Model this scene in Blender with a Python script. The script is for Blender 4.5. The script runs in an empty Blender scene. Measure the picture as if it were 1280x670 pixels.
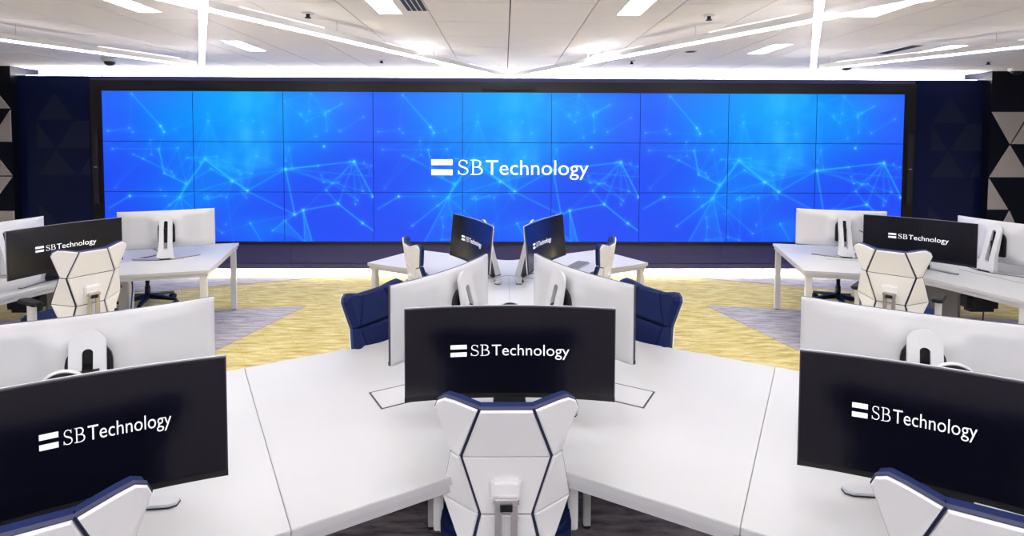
import bpy, bmesh, math, random
import numpy as np
from mathutils import Vector, Matrix

# ------------------------------------------------------------------ camera
F_PX, PPX, CAM_H = 700.0, 640.0, 1.85
YAW, PITCH, ROLL = math.radians(.8), math.radians(2.5), math.radians(.2)
PPY = 175 + F_PX * math.tan(PITCH)
_F = Vector((math.sin(YAW) * math.cos(PITCH), math.cos(YAW) * math.cos(PITCH), -math.sin(PITCH)))
_R0 = Vector((math.cos(YAW), -math.sin(YAW), 0))
_U0 = _R0.cross(_F)
_R = _R0 * math.cos(ROLL) + _U0 * math.sin(ROLL)
_U = -_R0 * math.sin(ROLL) + _U0 * math.cos(ROLL)
sc = bpy.context.scene
COL = sc.collection
cam = bpy.data.cameras.new('camera')
cam_o = bpy.data.objects.new('camera', cam)
COL.objects.link(cam_o)
cam.sensor_width = 36
cam.lens = F_PX / 1280 * 36
cam.shift_y = -(335 - PPY) / 1280
cam.clip_start = .02
cam_o.matrix_world = Matrix(((_R.x, _U.x, -_F.x, 0), (_R.y, _U.y, -_F.y, 0), (_R.z, _U.z, -_F.z, CAM_H), (0, 0, 0, 1)))
sc.camera = cam_o

# ------------------------------------------------------------------ world, exposure
EXPOSURE = 1.3
sc.view_settings.view_transform = 'Standard'
sc.view_settings.look = 'None'
sc.view_settings.gamma = 1
sc.view_settings.use_curve_mapping = False
sc.view_settings.exposure = EXPOSURE
w = bpy.data.worlds.new('world')
sc.world = w
w.use_nodes = True
w.node_tree.nodes['Background'].inputs[0].default_value = (.8, .8, .85, 1)
w.node_tree.nodes['Background'].inputs[1].default_value = .3
P_PANEL, P_LINE, P_COVE, P_TOE, P_FILL = 13.0, 5.5, 18.0, 40.0, 40.0     # lamp surface strengths, the last for added fill lamps
SHOW = 2 ** -EXPOSURE                                       # picture brightness of displays at this exposure


def at(x, y, z):
    """point on the horizontal plane z seen at pixel x, y"""
    v = _F + _R * ((x - PPX) / F_PX) - _U * ((y - PPY) / F_PX)
    t = (z - CAM_H) / v.z
    return Vector((v.x * t, v.y * t, z))


# ------------------------------------------------------------------ helpers
def lin(c):
    return tuple(((v / 255) / 12.92 if v / 255 <= .04045 else ((v / 255 + .055) / 1.055) ** 2.4) for v in c)


MATS = {}


def mat(name, rgb, rough=.5, metal=0.0, emit=0.0, spec=.5, coat=0.0, noise=0.0, nscale=40.0, bump=0.0):
    m = bpy.data.materials.new(name)
    m.use_nodes = True
    nt = m.node_tree
    b = nt.nodes['Principled BSDF']
    c = lin(rgb)
    b.inputs['Base Color'].default_value = (*c, 1)
    b.inputs['Roughness'].default_value = rough
    b.inputs['Metallic'].default_value = metal
    b.inputs['Specular IOR Level'].default_value = spec
    b.inputs['Coat Weight'].default_value = coat
    if emit:
        b.inputs['Emission Color'].default_value = (*c, 1)
        b.inputs['Emission Strength'].default_value = emit
    if noise or bump:
        tc = nt.nodes.new('ShaderNodeTexCoord')
        n = nt.nodes.new('ShaderNodeTexNoise')
        n.inputs['Scale'].default_value = nscale
        n.inputs['Detail'].default_value = 3
        nt.links.new(tc.outputs['Object'], n.inputs['Vector'])
        if noise:
            mx = nt.nodes.new('ShaderNodeMix')
            mx.data_type = 'RGBA'
            mx.inputs[6].default_value = (*[v * (1 - noise) for v in c], 1)
            mx.inputs[7].default_value = (*[min(1, v * (1 + noise)) for v in c], 1)
            nt.links.new(n.outputs[0], mx.inputs[0])
            nt.links.new(mx.outputs[2], b.inputs['Base Color'])
        if bump:
            bp = nt.nodes.new('ShaderNodeBump')
            bp.inputs['Strength'].default_value = bump
            bp.inputs['Distance'].default_value = .002
            nt.links.new(n.outputs[0], bp.inputs['Height'])
            nt.links.new(bp.outputs[0], b.inputs['Normal'])
    MATS[name] = m
    return m


def carpet(name, dark, light, scale=1.0, ang=.5):
    """woven plank carpet: streaks running two ways in a herringbone of planks"""
    m = bpy.data.materials.new(name)
    m.use_nodes = True
    nt = m.node_tree
    N = nt.nodes.new
    L = nt.links.new
    b = nt.nodes['Principled BSDF']
    b.inputs['Roughness'].default_value = .95
    b.inputs['Specular IOR Level'].default_value = .1
    tc = N('ShaderNodeTexCoord')
    cols = []
    for k in (0, 1):
        mp = N('ShaderNodeMapping')
        mp.inputs['Rotation'].default_value = (0, 0, ang + k * math.radians(60))
        mp.inputs['Scale'].default_value = (1.8 * scale, 10 * scale, 1)
        L(tc.outputs['Object'], mp.inputs[0])
        n = N('ShaderNodeTexNoise')
        n.inputs['Scale'].default_value = 2.2
        n.inputs['Detail'].default_value = 5
        n.inputs['Roughness'].default_value = .65
        L(mp.outputs[0], n.inputs['Vector'])
        cols.append(n.outputs[0])
    mp = N('ShaderNodeMapping')
    mp.inputs['Rotation'].default_value = (0, 0, ang)
    L(tc.outputs['Object'], mp.inputs[0])
    br = N('ShaderNodeTexBrick')
    br.inputs['Scale'].default_value = 1.0
    br.inputs['Brick Width'].default_value = .62 / scale
    br.inputs['Row Height'].default_value = .22 / scale
    br.inputs['Mortar Size'].default_value = .0008
    br.inputs['Color1'].default_value = (0, 0, 0, 1)
    br.inputs['Color2'].default_value = (1, 1, 1, 1)
    br.inputs['Mortar'].default_value = (.5, .5, .5, 1)
    L(mp.outputs[0], br.inputs['Vector'])
    mx = N('ShaderNodeMix')
    L(br.outputs['Color'], mx.inputs[0])
    L(cols[0], mx.inputs[2])
    L(cols[1], mx.inputs[3])
    cr = N('ShaderNodeValToRGB')
    cr.color_ramp.elements[0].position = .38
    cr.color_ramp.elements[1].position = .6
    cr.color_ramp.elements[0].color = (*lin(dark), 1)
    cr.color_ramp.elements[1].color = (*lin(light), 1)
    L(mx.outputs[0], cr.inputs[0])
    mm = N('ShaderNodeMix')
    mm.data_type = 'RGBA'
    mm.inputs[7].default_value = (*lin(dark), 1)
    L(br.outputs['Fac'], mm.inputs[0])
    L(cr.outputs[0], mm.inputs[6])
    L(mm.outputs[2], b.inputs['Base Color'])
    bp = N('ShaderNodeBump')
    bp.inputs['Strength'].default_value = .3
    bp.inputs['Distance'].default_value = .004
    L(mx.outputs[0], bp.inputs['Height'])
    L(bp.outputs[0], b.inputs['Normal'])
    MATS[name] = m
    return m


mat('desk', (203, 202, 202), .38, noise=.015, nscale=6)
mat('desk_edge', (200, 198, 200), .45)
mat('leg_white', (214, 212, 210), .4)
mat('shell_white', (212, 211, 212), .36)
mat('chair_white', (242, 240, 239), .42)
mat('groove', (52, 58, 88), .6)
mat('navy_fabric', (28, 40, 88), .9, spec=.2, noise=.25, nscale=220, bump=.3)
mat('seam', (16, 20, 42), .9)
mat('black', (16, 16, 20), .45)
mat('black_soft', (24, 24, 28), .7)
mat('screen_black', (11, 11, 23), .2, spec=.6)
mat('bezel', (60, 58, 70), .4)
mat('rim_silver', (190, 188, 198), .35)
mat('chrome', (222, 219, 219), .24, metal=.75)
mat('alu', (200, 199, 203), .3, metal=.3)
mat('hatch_line', (40, 38, 44), .5)
mat('ceiling_white', (248, 242, 237), .85, noise=.02, nscale=3)
mat('ceiling_gap', (84, 78, 80), .9)
mat('ceiling_back', (235, 232, 230), .9)
mat('wall_side', (150, 148, 156), .8)
mat('wall_white', (235, 233, 232), .8, noise=.01, nscale=5)
mat('wall_dusk', (26, 30, 54), .6)
mat('violet', (48, 49, 100), .5, noise=.03, nscale=8)
mat('violet_dark', (46, 42, 84), .5)
mat('navy_gloss', (12, 24, 64), .12, spec=.35)
mat('navy_reflection', (30, 38, 66), .14, spec=.35)  # lighter navy that stands for reflections on the gloss panels
mat('navy_wall', (6, 9, 28), .35, spec=.3)
mat('tri_cream', (196, 189, 186), .6, noise=.03, nscale=20)
mat('frame_black', (16, 13, 18), .45)
mat('speaker_grille', (38, 36, 42), .8, bump=.5, nscale=400)
mat('lamp', (250, 251, 255), .5, emit=P_PANEL)
mat('fill_lamp', (250, 251, 255), .5, emit=P_FILL)
mat('line_lamp', (251, 251, 255), .5, emit=P_LINE)
mat('cove_lamp', (253, 252, 255), .5, emit=P_COVE)
mat('toe_lamp', (253, 252, 255), .5, emit=P_TOE)
mat('housing', (228, 226, 224), .5)
mat('uplight', (251, 251, 255), .5, emit=.35)
mat('logo_glow', (238, 238, 242), .5, emit=.72 * SHOW)
mat('wall_logo_glow', (250, 252, 255), .5, emit=SHOW)
mat('cable_black', (20, 20, 22), .5)
mat('cable_blue', (40, 70, 150), .5)
mat('gold', (190, 150, 70), .3, metal=.8)
mat('grey_panel', (150, 146, 142), .6)
mat('keys', (120, 118, 132), .6)
carpet('carpet_yellow', (188, 162, 88), (230, 217, 156), 1.0, 1.047)
carpet('carpet_lavender', (150, 144, 148), (204, 198, 199), 1.0, .1)
carpet('carpet_grey', (84, 77, 81), (136, 127, 131), 1.0, 1.0)

# screen picture material: the colour each pixel shows is stored per vertex
m = bpy.data.materials.new('display_picture')
m.use_nodes = True
_b = m.node_tree.nodes['Principled BSDF']
_a = m.node_tree.nodes.new('ShaderNodeVertexColor')
_a.layer_name = 'picture'
_b.inputs['Base Color'].default_value = (.01, .01, .015, 1)
_b.inputs['Roughness'].default_value = .35
m.node_tree.links.new(_a.outputs[0], _b.inputs['Emission Color'])
_b.inputs['Emission Strength'].default_value = SHOW
_b.inputs['Specular IOR Level'].default_value = .15
MATS['display_picture'] = m


def me(name, verts, faces, m, smooth=False):
    d = bpy.data.meshes.new(name)
    d.from_pydata([tuple(v) for v in verts], [], faces)
    d.materials.append(MATS[m])
    bm = bmesh.new()
    bm.from_mesh(d)
    bmesh.ops.recalc_face_normals(bm, faces=bm.faces)
    bm.to_mesh(d)
    bm.free()
    if smooth:
        d.polygons.foreach_set('use_smooth', [True] * len(d.polygons))
    d.update()
    return d


class MB:
    """collects simple solids into one mesh"""

    def __init__(s):
        s.v, s.f = [], []

    def add(s, v, f):
        o = len(s.v)
        s.v += [tuple(p) for p in v]
        s.f += [[i + o for i in q] for q in f]
        return s

    def box(s, x0, x1, y0, y1, z0, z1):
        return s.add([(x0, y0, z0), (x1, y0, z0), (x1, y1, z0), (x0, y1, z0), (x0, y0, z1), (x1, y0, z1), (x1, y1, z1), (x0, y1, z1)],
                     [(3, 2, 1, 0), (4, 5, 6, 7), (0, 1, 5, 4), (1, 2, 6, 5), (2, 3, 7, 6), (3, 0, 4, 7)])

    def prism(s, poly, z0, z1):
        n = len(poly)
        v = [(p[0], p[1], z0) for p in poly] + [(p[0], p[1], z1) for p in poly]
        f = [list(range(n))[::-1], list(range(n, 2 * n))] + [(i, (i + 1) % n, n + (i + 1) % n, n + i) for i in range(n)]
        return s.add(v, f)

    def bar(s, a, b, wid, hei, up=(0, 0, 1)):
        a, b = Vector(a), Vector(b)
        d = (b - a).normalized()
        sd = d.cross(Vector(up))
        if sd.length < 1e-4:
            sd = Vector((1, 0, 0))
        sd.normalize()
        u = sd.cross(d).normalized()
        v = []
        for p in (a, b):
            for sx, sy in ((-1, -1), (1, -1), (1, 1), (-1, 1)):
                v.append(p + sd * sx * wid / 2 + u * sy * hei / 2)
        return s.add(v, [(3, 2, 1, 0), (4, 5, 6, 7), (0, 1, 5, 4), (1, 2, 6, 5), (2, 3, 7, 6), (3, 0, 4, 7)])

    def tube(s, pts, r, n=8):
        pts = [Vector(p) for p in pts]
        rs = r if isinstance(r, (list, tuple)) else [r] * len(pts)
        v, f = [], []
        prev = None
        for i, p in enumerate(pts):
            d = (pts[min(i + 1, len(pts) - 1)] - pts[max(i - 1, 0)]).normalized()
            a = prev if prev else (Vector((1, 0, 0)) if abs(d.z) > .8 else Vector((0, 0, 1)))
            sd = (a - d * a.dot(d)).normalized()
            prev = sd
            u = d.cross(sd)
            for k in range(n):
                t = 2 * math.pi * k / n
                v.append(p + (sd * math.cos(t) + u * math.sin(t)) * rs[i])
        for i in range(len(pts) - 1):
            for k in range(n):
                k2 = (k + 1) % n
                f.append((i * n + k, i * n + k2, (i + 1) * n + k2, (i + 1) * n + k))
        f.append(list(range(n))[::-1])
        f.append(list(range((len(pts) - 1) * n, len(pts) * n)))
        return s.add(v, f)

    def lathe(s, prof, n=20, c=(0, 0, 0)):
        v, f = [], []
        for r, z in prof:
            for k in range(n):
                t = 2 * math.pi * k / n
                v.append((c[0] + r * math.cos(t), c[1] + r * math.sin(t), c[2] + z))
        for i in range(len(prof) - 1):
            for k in range(n):
                k2 = (k + 1) % n
                f.append((i * n + k, i * n + k2, (i + 1) * n + k2, (i + 1) * n + k))
        f.append(list(range(n))[::-1])
        f.append(list(range((len(prof) - 1) * n, len(prof) * n)))
        return s.add(v, f)

    def mesh(s, name, m, smooth=False, bevel=0.0):
        d = me(name, s.v, s.f, m, smooth)
        if bevel:
            bm = bmesh.new()
            bm.from_mesh(d)
            es = [e for e in bm.edges if len(e.link_faces) == 2 and e.calc_face_angle(0) > .5]
            bmesh.ops.bevel(bm, geom=es, offset=bevel, segments=2, affect='EDGES', clamp_overlap=True)
            bm.to_mesh(d)
            bm.free()
        return d


def ob(name, data, parent=None, loc=(0, 0, 0), rot=(0, 0, 0), label=None, cat=None, group=None, kind=None):
    o = bpy.data.objects.new(name, data)
    COL.objects.link(o)
    o.location = loc
    o.rotation_euler = rot
    if parent:
        o.parent = parent
    for k, v in (('label', label), ('category', cat), ('group', group), ('kind', kind)):
        if v:
            o[k] = v
    return o


def thing(name, label, cat, loc=(0, 0, 0), rz=0.0, group=None):
    return ob(name, None, None, loc, (0, 0, rz), label, cat, group)


def struct(name, data, label, cat='room'):
    return ob(name, data, None, label=label, cat=cat, kind='structure')


def scatter_arc(p0, p1, p2, n=8):
    """rounded corner: quadratic curve"""
    out = []
    for i in range(n + 1):
        t = i / n
        out.append(p0 * (1 - t) ** 2 + p1 * 2 * t * (1 - t) + p2 * t * t)
    return out


CX = .04          # symmetry axis of the room
WALL_Y = 7.6
CEIL = 2.8
DESK = .72

# ------------------------------------------------------------------ room shell
floor = struct('floor', MB().box(-8.4, 8.4, -5.2, 8.2, -.06, 0).mesh('floor', 'carpet_yellow'), 'golden yellow woven carpet covering the room floor', 'floor')


def patch(poly, m, label):
    ob('carpet_patch', MB().prism(poly, .0, .004).mesh('carpet_patch', m), floor, label=label)


for s in (-1, 1):
    patch([(CX + s * 2.23, 6.17), (CX + s * 6.6, 5.45), (CX + s * 6.6, 3.3), (CX + s * 3.6, 1.9), (CX + s * 3.28, 1.9)][::s], 'carpet_lavender', 'pale lavender grey carpet wedge')
    patch([(CX + s * 2.6, 7.42), (CX + s * 3.05, 7.25), (CX + s * 4.25, 6.78), (CX + s * 6.5, 6.5), (CX + s * 6.5, 7.42)][::s], 'carpet_lavender', 'pale lavender grey carpet strip')
patch([(-8.1, -4.9), (8.1, -4.9), (8.1, .6), (2.8, 1.5), (1.75, 3.2), (CX, 3.9), (-1.65, 3.2), (-2.7, 1.5), (-8.1, .6)], 'carpet_grey', 'charcoal grey streaked carpet')

struct('wall_back', MB().box(-8.4, 8.4, -5.2, -5.0, 0, 2.9).mesh('wall_back', 'wall_dusk'), 'dark navy wall behind the viewpoint', 'wall')
struct('wall_left', MB().box(-8.4, -8.2, -5.0, 8.2, 0, 2.9).mesh('wall_left', 'wall_side'), 'grey side wall on the left', 'wall')
struct('wall_right', MB().box(8.2, 8.4, -5.0, 8.2, 0, 2.9).mesh('wall_right', 'wall_side'), 'grey side wall on the right', 'wall')

XL, XR = -6.5, 6.57
# screen wall: a furred-out box with light slots above and below it
ws = struct('wall_screen', MB().box(XL, XR, 7.64, 7.95, .085, 2.69).mesh('wall_screen', 'violet'), 'violet navy wall that carries the video wall', 'wall')
struct('wall_rear', MB().box(XL, XR, 7.95, 8.2, 0, 2.83).mesh('wall_rear', 'wall_white'), 'white rear wall glimpsed in the light slots', 'wall')
# lower panels of the screen wall and their plinth strip
xs = [-5.55, -2.9, CX, 3.0, 5.62]
for a, b in zip(xs[:-1], xs[1:]):
    ob('wall_panel', MB().box(a + .002, b - .002, 7.615, 7.64, .165, .415).mesh('wall_panel', 'violet'), ws)
    ob('plinth_strip', MB().box(a + .002, b - .002, 7.615, 7.64, .085, .155).mesh('plinth_strip', 'violet'), ws)
ob('top_strip', MB().box(-5.55, 5.62, 7.615, 7.64, 2.63, 2.69).mesh('top_strip', 'violet'), ws)
# glossy navy side panels with triangle reflections painted on as lighter pieces
for s, x0, x1 in ((-1, XL, -5.56), (1, 5.63, XR)):
    gp = ob('gloss_panel', MB().box(x0, x1, 7.61, 7.64, .085, 2.69).mesh('gloss_panel', 'navy_gloss'), ws, label='glossy dark navy panel')
    xo, xi = (x0, x1) if s < 0 else (x1, x0)

    def tri(pts):
        poly = [(p[0], p[1]) for p in pts]
        n = len(poly)
        v = [(p[0], 7.6085, p[1]) for p in poly] + [(p[0], 7.612, p[1]) for p in poly]
        f = [list(range(n)), list(range(n, 2 * n))[::-1]] + [(i, (i + 1) % n, n + (i + 1) % n, n + i) for i in range(n)]
        ob('triangle_reflection', me('triangle_reflection', v, f, 'navy_reflection'), gp)
    c = -6.02 if s < 0 else 6.1
    tri([(c - .25, 2.1), (c + .25, 2.1), (c, 2.46)])
    tri([(c - .25, 2.09), (c - .25, 1.72), (c - .01, 1.72)])
    tri([(c + .01, 1.72), (c + .25, 2.09), (c + .45, 2.09), (c + .45, 1.72)])
    tri([(c - .25, 1.36), (c + .25, 1.36), (c, 1.71)])
    tri([(c + .3, 1.36), (c + .45, 1.36), (c + .45, 1.62)])
    tri([(c - .25, .97), (c - .25, .6), (c + .1, .6)])

# wing walls with cream triangles
TW = {}


def wing(side):
    x0, x1 = (-8.2, XL) if side < 0 else (XR, 8.2)
    wg = struct('wall_wing_left' if side < 0 else 'wall_wing_right', MB().box(x0, x1, 7.5, 8.2, 0, 2.8).mesh('wall_wing', 'navy_wall'),
                'dark navy wall with cream triangles at the %s of the screen' % ('left' if side < 0 else 'right'), 'wall')

    def piece(pts):
        n = len(pts)
        cx = sum(p[0] for p in pts) / n
        cz = sum(p[1] for p in pts) / n
        q = [(p[0] + (cx - p[0]) * .03, p[1] + (cz - p[1]) * .03) for p in pts]
        v = [(p[0], 7.485, p[1]) for p in q] + [(p[0], 7.502, p[1]) for p in q]
        f = [list(range(n)), list(range(n, 2 * n))[::-1]] + [(i, (i + 1) % n, n + (i + 1) % n, n + i) for i in range(n)]
        ob('triangle_panel', me('triangle_panel', v, f, 'tri_cream'), wg)
    if side > 0:
        e = XR + .005
        for k in range(3):
            o = e + k * .545
            if o > 8.0:
                break
            piece([(o, 2.255), (o + .52, 2.255), (o + .27, 1.815)])
            piece([(o + .285, 1.815), (o + .815, 1.815), (o + .55, 2.255)])
            piece([(o - (.02 if k else 0) + .0, 1.365), (o + .56, 1.365), (o + .27, 1.81)])
            if k == 0:
                piece([(o, 1.355), (o, .925), (o + .285, .925)])
            piece([(o + .1, .5), (o + .5, .5), (o + .3, .915)])
    else:
        e = XL - .005
        for k in range(3):
            o = e - k * .545
            if o < -8.0:
                break
            piece([(o, 2.24), (o - .52, 2.24), (o - .26, 2.58)])
            piece([(o, 2.23), (o, 1.80), (o - .29, 1.80)])
            piece([(o, 1.355), (o - .52, 1.355), (o - .26, 1.70)])
            piece([(o, 1.345), (o - .52, 1.345), (o - .28, .98)])
            piece([(o + .0, .89), (o - .27, .89), (o, .45)])


wing(-1)
wing(1)

# ------------------------------------------------------------------ ceiling
GX0, GY0, G = CX, 3.62, .612
ceil = struct('ceiling', MB().box(-8.2, 8.2, -5.0, 8.2, 2.83, 2.93).mesh('ceiling', 'ceiling_gap'), 'white panelled ceiling with thin dark joints', 'ceiling')
lights_at = []
for x in (-2.66, -.86, .94, 2.74, 4.5):
    for y in (5.82, 3.98):
        lights_at.append((x, y))
tile_me = {}
YS = [2.1 + i * .612 for i in range(10)]       # joints across the room, 2.1 .. 7.6
nx = 11
for i in range(-nx, nx):
    xa, xb = CX + i * .6, CX + (i + 1) * .6
    for j in range(9):
        ya, yb = YS[j], YS[j + 1]
        holes = [(x, y) for x, y in lights_at if xa < x < xb and ya - .35 < y < yb + .35]
        key = None
        mb = MB()
        if not holes:
            key = 'plain'
            if key not in tile_me:
                tile_me[key] = MB().box(-.2952, .2952, -.3028, .3028, 0, .02).mesh('ceiling_panel', 'ceiling_white')
            ob('ceiling_panel', tile_me[key], ceil, ((xa + xb) / 2, (ya + yb) / 2, CEIL))
        else:
            x, y = holes[0]
            mb.box(xa + .0048, x - .095, ya + .001, yb - .001, CEIL, CEIL + .02)
            mb.box(x + .095, xb - .0048, ya + .001, yb - .001, CEIL, CEIL + .02)
            y0, y1 = y - .315, y + .315
            if ya < y0:
                mb.box(x - .095, x + .095, ya + .001, y0, CEIL, CEIL + .02)
            if yb > y1:
                mb.box(x - .095, x + .095, y1, yb - .001, CEIL, CEIL + .02)
            ob('ceiling_panel', mb.mesh('ceiling_panel', 'ceiling_white'), ceil)
# the ceiling beyond the panels that can be told apart
mb = MB().box(-8.2, 8.2, -5, 2.1, CEIL, CEIL + .02)
mb.box(-8.2, CX - 6.6, 2.1, 7.61, CEIL, CEIL + .02).box(CX + 6.6, 8.2, 2.1, 7.61, CEIL, CEIL + .02)
mb.box(-8.2, 8.2, 7.61, 8.2, CEIL, CEIL + .02)
ob('ceiling_board', mb.mesh('ceiling_board', 'ceiling_white'), ceil)

# recessed troffers
fr = MB().box(-.095, -.085, -.315, .315, -.002, .02).box(.085, .095, -.315, .315, -.002, .02).box(-.085, .085, -.315, -.305, -.002, .02).box(-.085, .085, .305, .315, -.002, .02).mesh('trim_frame', 'housing')
df = MB().box(-.085, .085, -.305, .305, .002, .012).mesh('diffuser', 'lamp')
df_fill = MB().box(-.085, .085, -.305, .305, .002, .012).mesh('diffuser', 'fill_lamp')
pos_words = {-2.66: 'second from the left', -.86: 'left of the middle joint', .94: 'right of the middle joint', 2.74: 'second from the right', 4.5: 'rightmost'}
for x, y in lights_at:
    if x == 4.5 and y < 5:
        continue
    t = thing('ceiling_light', 'recessed ceiling lamp, %s, %s row' % (pos_words[x], 'far' if y > 5 else 'near'),
              'light', (x, y, CEIL), 0, 'recessed ceiling lamps')
    ob('trim_frame', fr, t)
    ob('diffuser', df, t)
t = None
for x in (-4.5, -2.66, -.86, .94, 2.74, 4.5):  # unseen lamps added for light, rear rows boosted to fill the chair backs
    for y in (1.7, -1.6, -3.0, -4.4):
        t = thing('ceiling_light', 'added recessed ceiling lamp outside the view', 'light', (x, y, CEIL - .014), 0, 'added lamps outside the view')
        ob('trim_frame', fr, t)
        ob('diffuser', df if y > 0 else df_fill, t)

# linear lamps hung in a zigzag under the ceiling
ZL = 2.65


def line_lamp(a, b, label):
    a, b = Vector((a[0], a[1], ZL)), Vector((b[0], b[1], ZL))
    t = thing('linear_lamp', label, 'light', a, 0, 'linear lamps in a zigzag')
    d = b - a
    u = d.normalized()
    ob('housing', MB().bar((0, 0, .036), d + Vector((0, 0, .036)), .05, .048).mesh('housing', 'housing'), t)
    ob('diffuser', MB().bar((0, 0, .0055), d + Vector((0, 0, .0055)), .05, .012).mesh('diffuser', 'line_lamp'), t)
    n = max(2, int(d.length / 1.3))
    for k in range(n + 1):
        p = d * (k / n * .96 + .02)
        ob('suspension_wire', MB().tube([p + Vector((0, 0, .06)), p + Vector((0, 0, CEIL - ZL))], .0022, 6).mesh('suspension_wire', 'alu'), t)
    # uplight segments on top of the housing
    for k in range(n):
        p0, p1 = d * ((k + .12) / n), d * ((k + .62) / n)
        ob('uplight', MB().bar(p0 + Vector((0, 0, .066)), p1 + Vector((0, 0, .066)), .03, .012).mesh('uplight', 'uplight'), t)


line_lamp((CX - .03, 7.28), (-3.35, .55), 'long white linear lamp running from the wall middle to the upper left')
line_lamp((CX + .06, 7.28), (3.75, .75), 'long white linear lamp running from the wall middle to the upper right')
line_lamp((-3.37, 6.32), (-.5, 1.0), 'white linear lamp that looks vertical at the left of the ceiling')
line_lamp((3.5, 6.35), (.6, 1.0), 'white linear lamp that looks vertical at the right of the ceiling')
line_lamp((-3.42, 6.28), (-5.4, 1.9), 'white linear lamp slanting out of view at the far left')
line_lamp((3.56, 6.3), (5.8, 2.2), 'white linear lamp slanting out of view at the far right')

# light slots above and below the screen wall
ob('cove_light', MB().box(XL + .02, XR - .02, 7.72, 7.78, 2.69, 2.705).mesh('cove_light', 'cove_lamp'), None, label='bright white light strip in the slot above the screen', cat='light')
ob('floor_wash_light', MB().box(XL + .1, XR - .1, 7.70, 7.75, .068, .085).mesh('floor_wash_light', 'toe_lamp'), None, label='bright white light strip under the screen wall', cat='light')


def dome_camera(x, y, label, z=CEIL):
    t = thing('dome_camera', label, 'camera', (x, y, z), 0, 'ceiling dome cameras')
    ob('mount_ring', MB().lathe([(.03, 0), (.085, 0), (.085, -.025), (.07, -.04), (.03, -.042)], 24).mesh('mount_ring', 'housing', True), t)
    d = ob('dome', MB().lathe([(.058, -.038), (.054, -.06), (.04, -.078), (.015, -.087), (.001, -.088)], 24).mesh('dome', 'black', True), t)


dome_camera(-4.68, 6.75, 'small dome camera on the ceiling at the left')
dome_camera(4.17, 6.82, 'small dome camera on the ceiling right of the linear lamp')
dome_camera(6.62, 7.2, 'dome camera on the ceiling above the right triangle wall')
dome_camera(-6.62, 7.2, 'dome camera on the ceiling above the left triangle wall')


def sprinkler(x, y, label):
    t = thing('sprinkler', label, 'sprinkler', (x, y, CEIL), 0, 'ceiling sprinkler heads')
    ob('cover_plate', MB().lathe([(.002, 0), (.045, 0), (.04, -.008), (.002, -.009)], 20).mesh('cover_plate', 'housing', True), t)
    ob('head', MB().lathe([(.014, -.008), (.014, -.03), (.024, -.034), (.024, -.038), (.004, -.04)], 14).mesh('head', 'black_soft', True), t)


sprinkler(-1.48, 4.28, 'small sprinkler head in the ceiling left of centre, near')
sprinkler(-1.47, 6.76, 'small sprinkler head in the ceiling left of centre, close to the screen')
sprinkler(1.55, 4.27, 'small sprinkler head in the ceiling right of centre, near')
sprinkler(1.52, 6.72, 'small sprinkler head in the ceiling right of centre, close to the screen')
sprinkler(5.73, 6.6, 'small sprinkler head in the ceiling at the far right')
t = thing('ceiling_speaker', 'flat round black ceiling speaker right of centre', 'speaker', (1.98, 5.98, CEIL))
ob('ring', MB().lathe([(.05, 0), (.072, 0), (.068, -.006), (.05, -.006)], 24).mesh('ring', 'housing', True), t)
ob('grille', MB().lathe([(.002, -.004), (.055, -.004), (.05, -.008), (.002, -.008)], 24).mesh('grille', 'black_soft', True), t)


def vent(x, y, wx, wy, label):
    t = thing('air_vent', label, 'vent', (x, y, CEIL), 0, 'ceiling air vents')
    ob('frame', MB().box(-wx / 2, wx / 2, -wy / 2, wy / 2, -.004, .004).mesh('frame', 'housing'), t)
    n = 4
    for k in range(n):
        xx = -wx / 2 + wx * (k + .5) / n
        ob('slot', MB().box(xx - wx * .09, xx + wx * .09, -wy / 2 + .015, wy / 2 - .015, -.006, -.002).mesh('slot', 'black_soft'), t)


vent(-.64, 3.9, .15, .56, 'slotted air vent in the ceiling beside a lamp')
vent(4.08, 5.78, .12, .55, 'slotted air vent in the ceiling beside the rightmost lamp')

# ------------------------------------------------------------------ lettering
def quad(p, ws_):
    """variable-width stroke as a strip"""
    v, f = [], []
    n = len(p)
    for i in range(n):
        d = (p[min(i + 1, n - 1)] - p[max(i - 1, 0)])
        d.normalize()
        nn = Vector((-d.y, d.x))
        v += [p[i] + nn * ws_[i] / 2, p[i] - nn * ws_[i] / 2]
    for i in range(n - 1):
        f.append((2 * i, 2 * i + 1, 2 * i + 3, 2 * i + 2))
    return v, f


def bez(P, n=10):
    P = [Vector(q) for q in P]
    out = []
    for k in range(0, len(P) - 1, 3):
        a, b, c, d = P[k:k + 4]
        for i in range(n + (1 if k + 4 >= len(P) else 0)):
            t = i / n
            out.append(a * (1 - t) ** 3 + b * 3 * t * (1 - t) ** 2 + c * 3 * t * t * (1 - t) + d * t ** 3)
    return out


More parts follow.
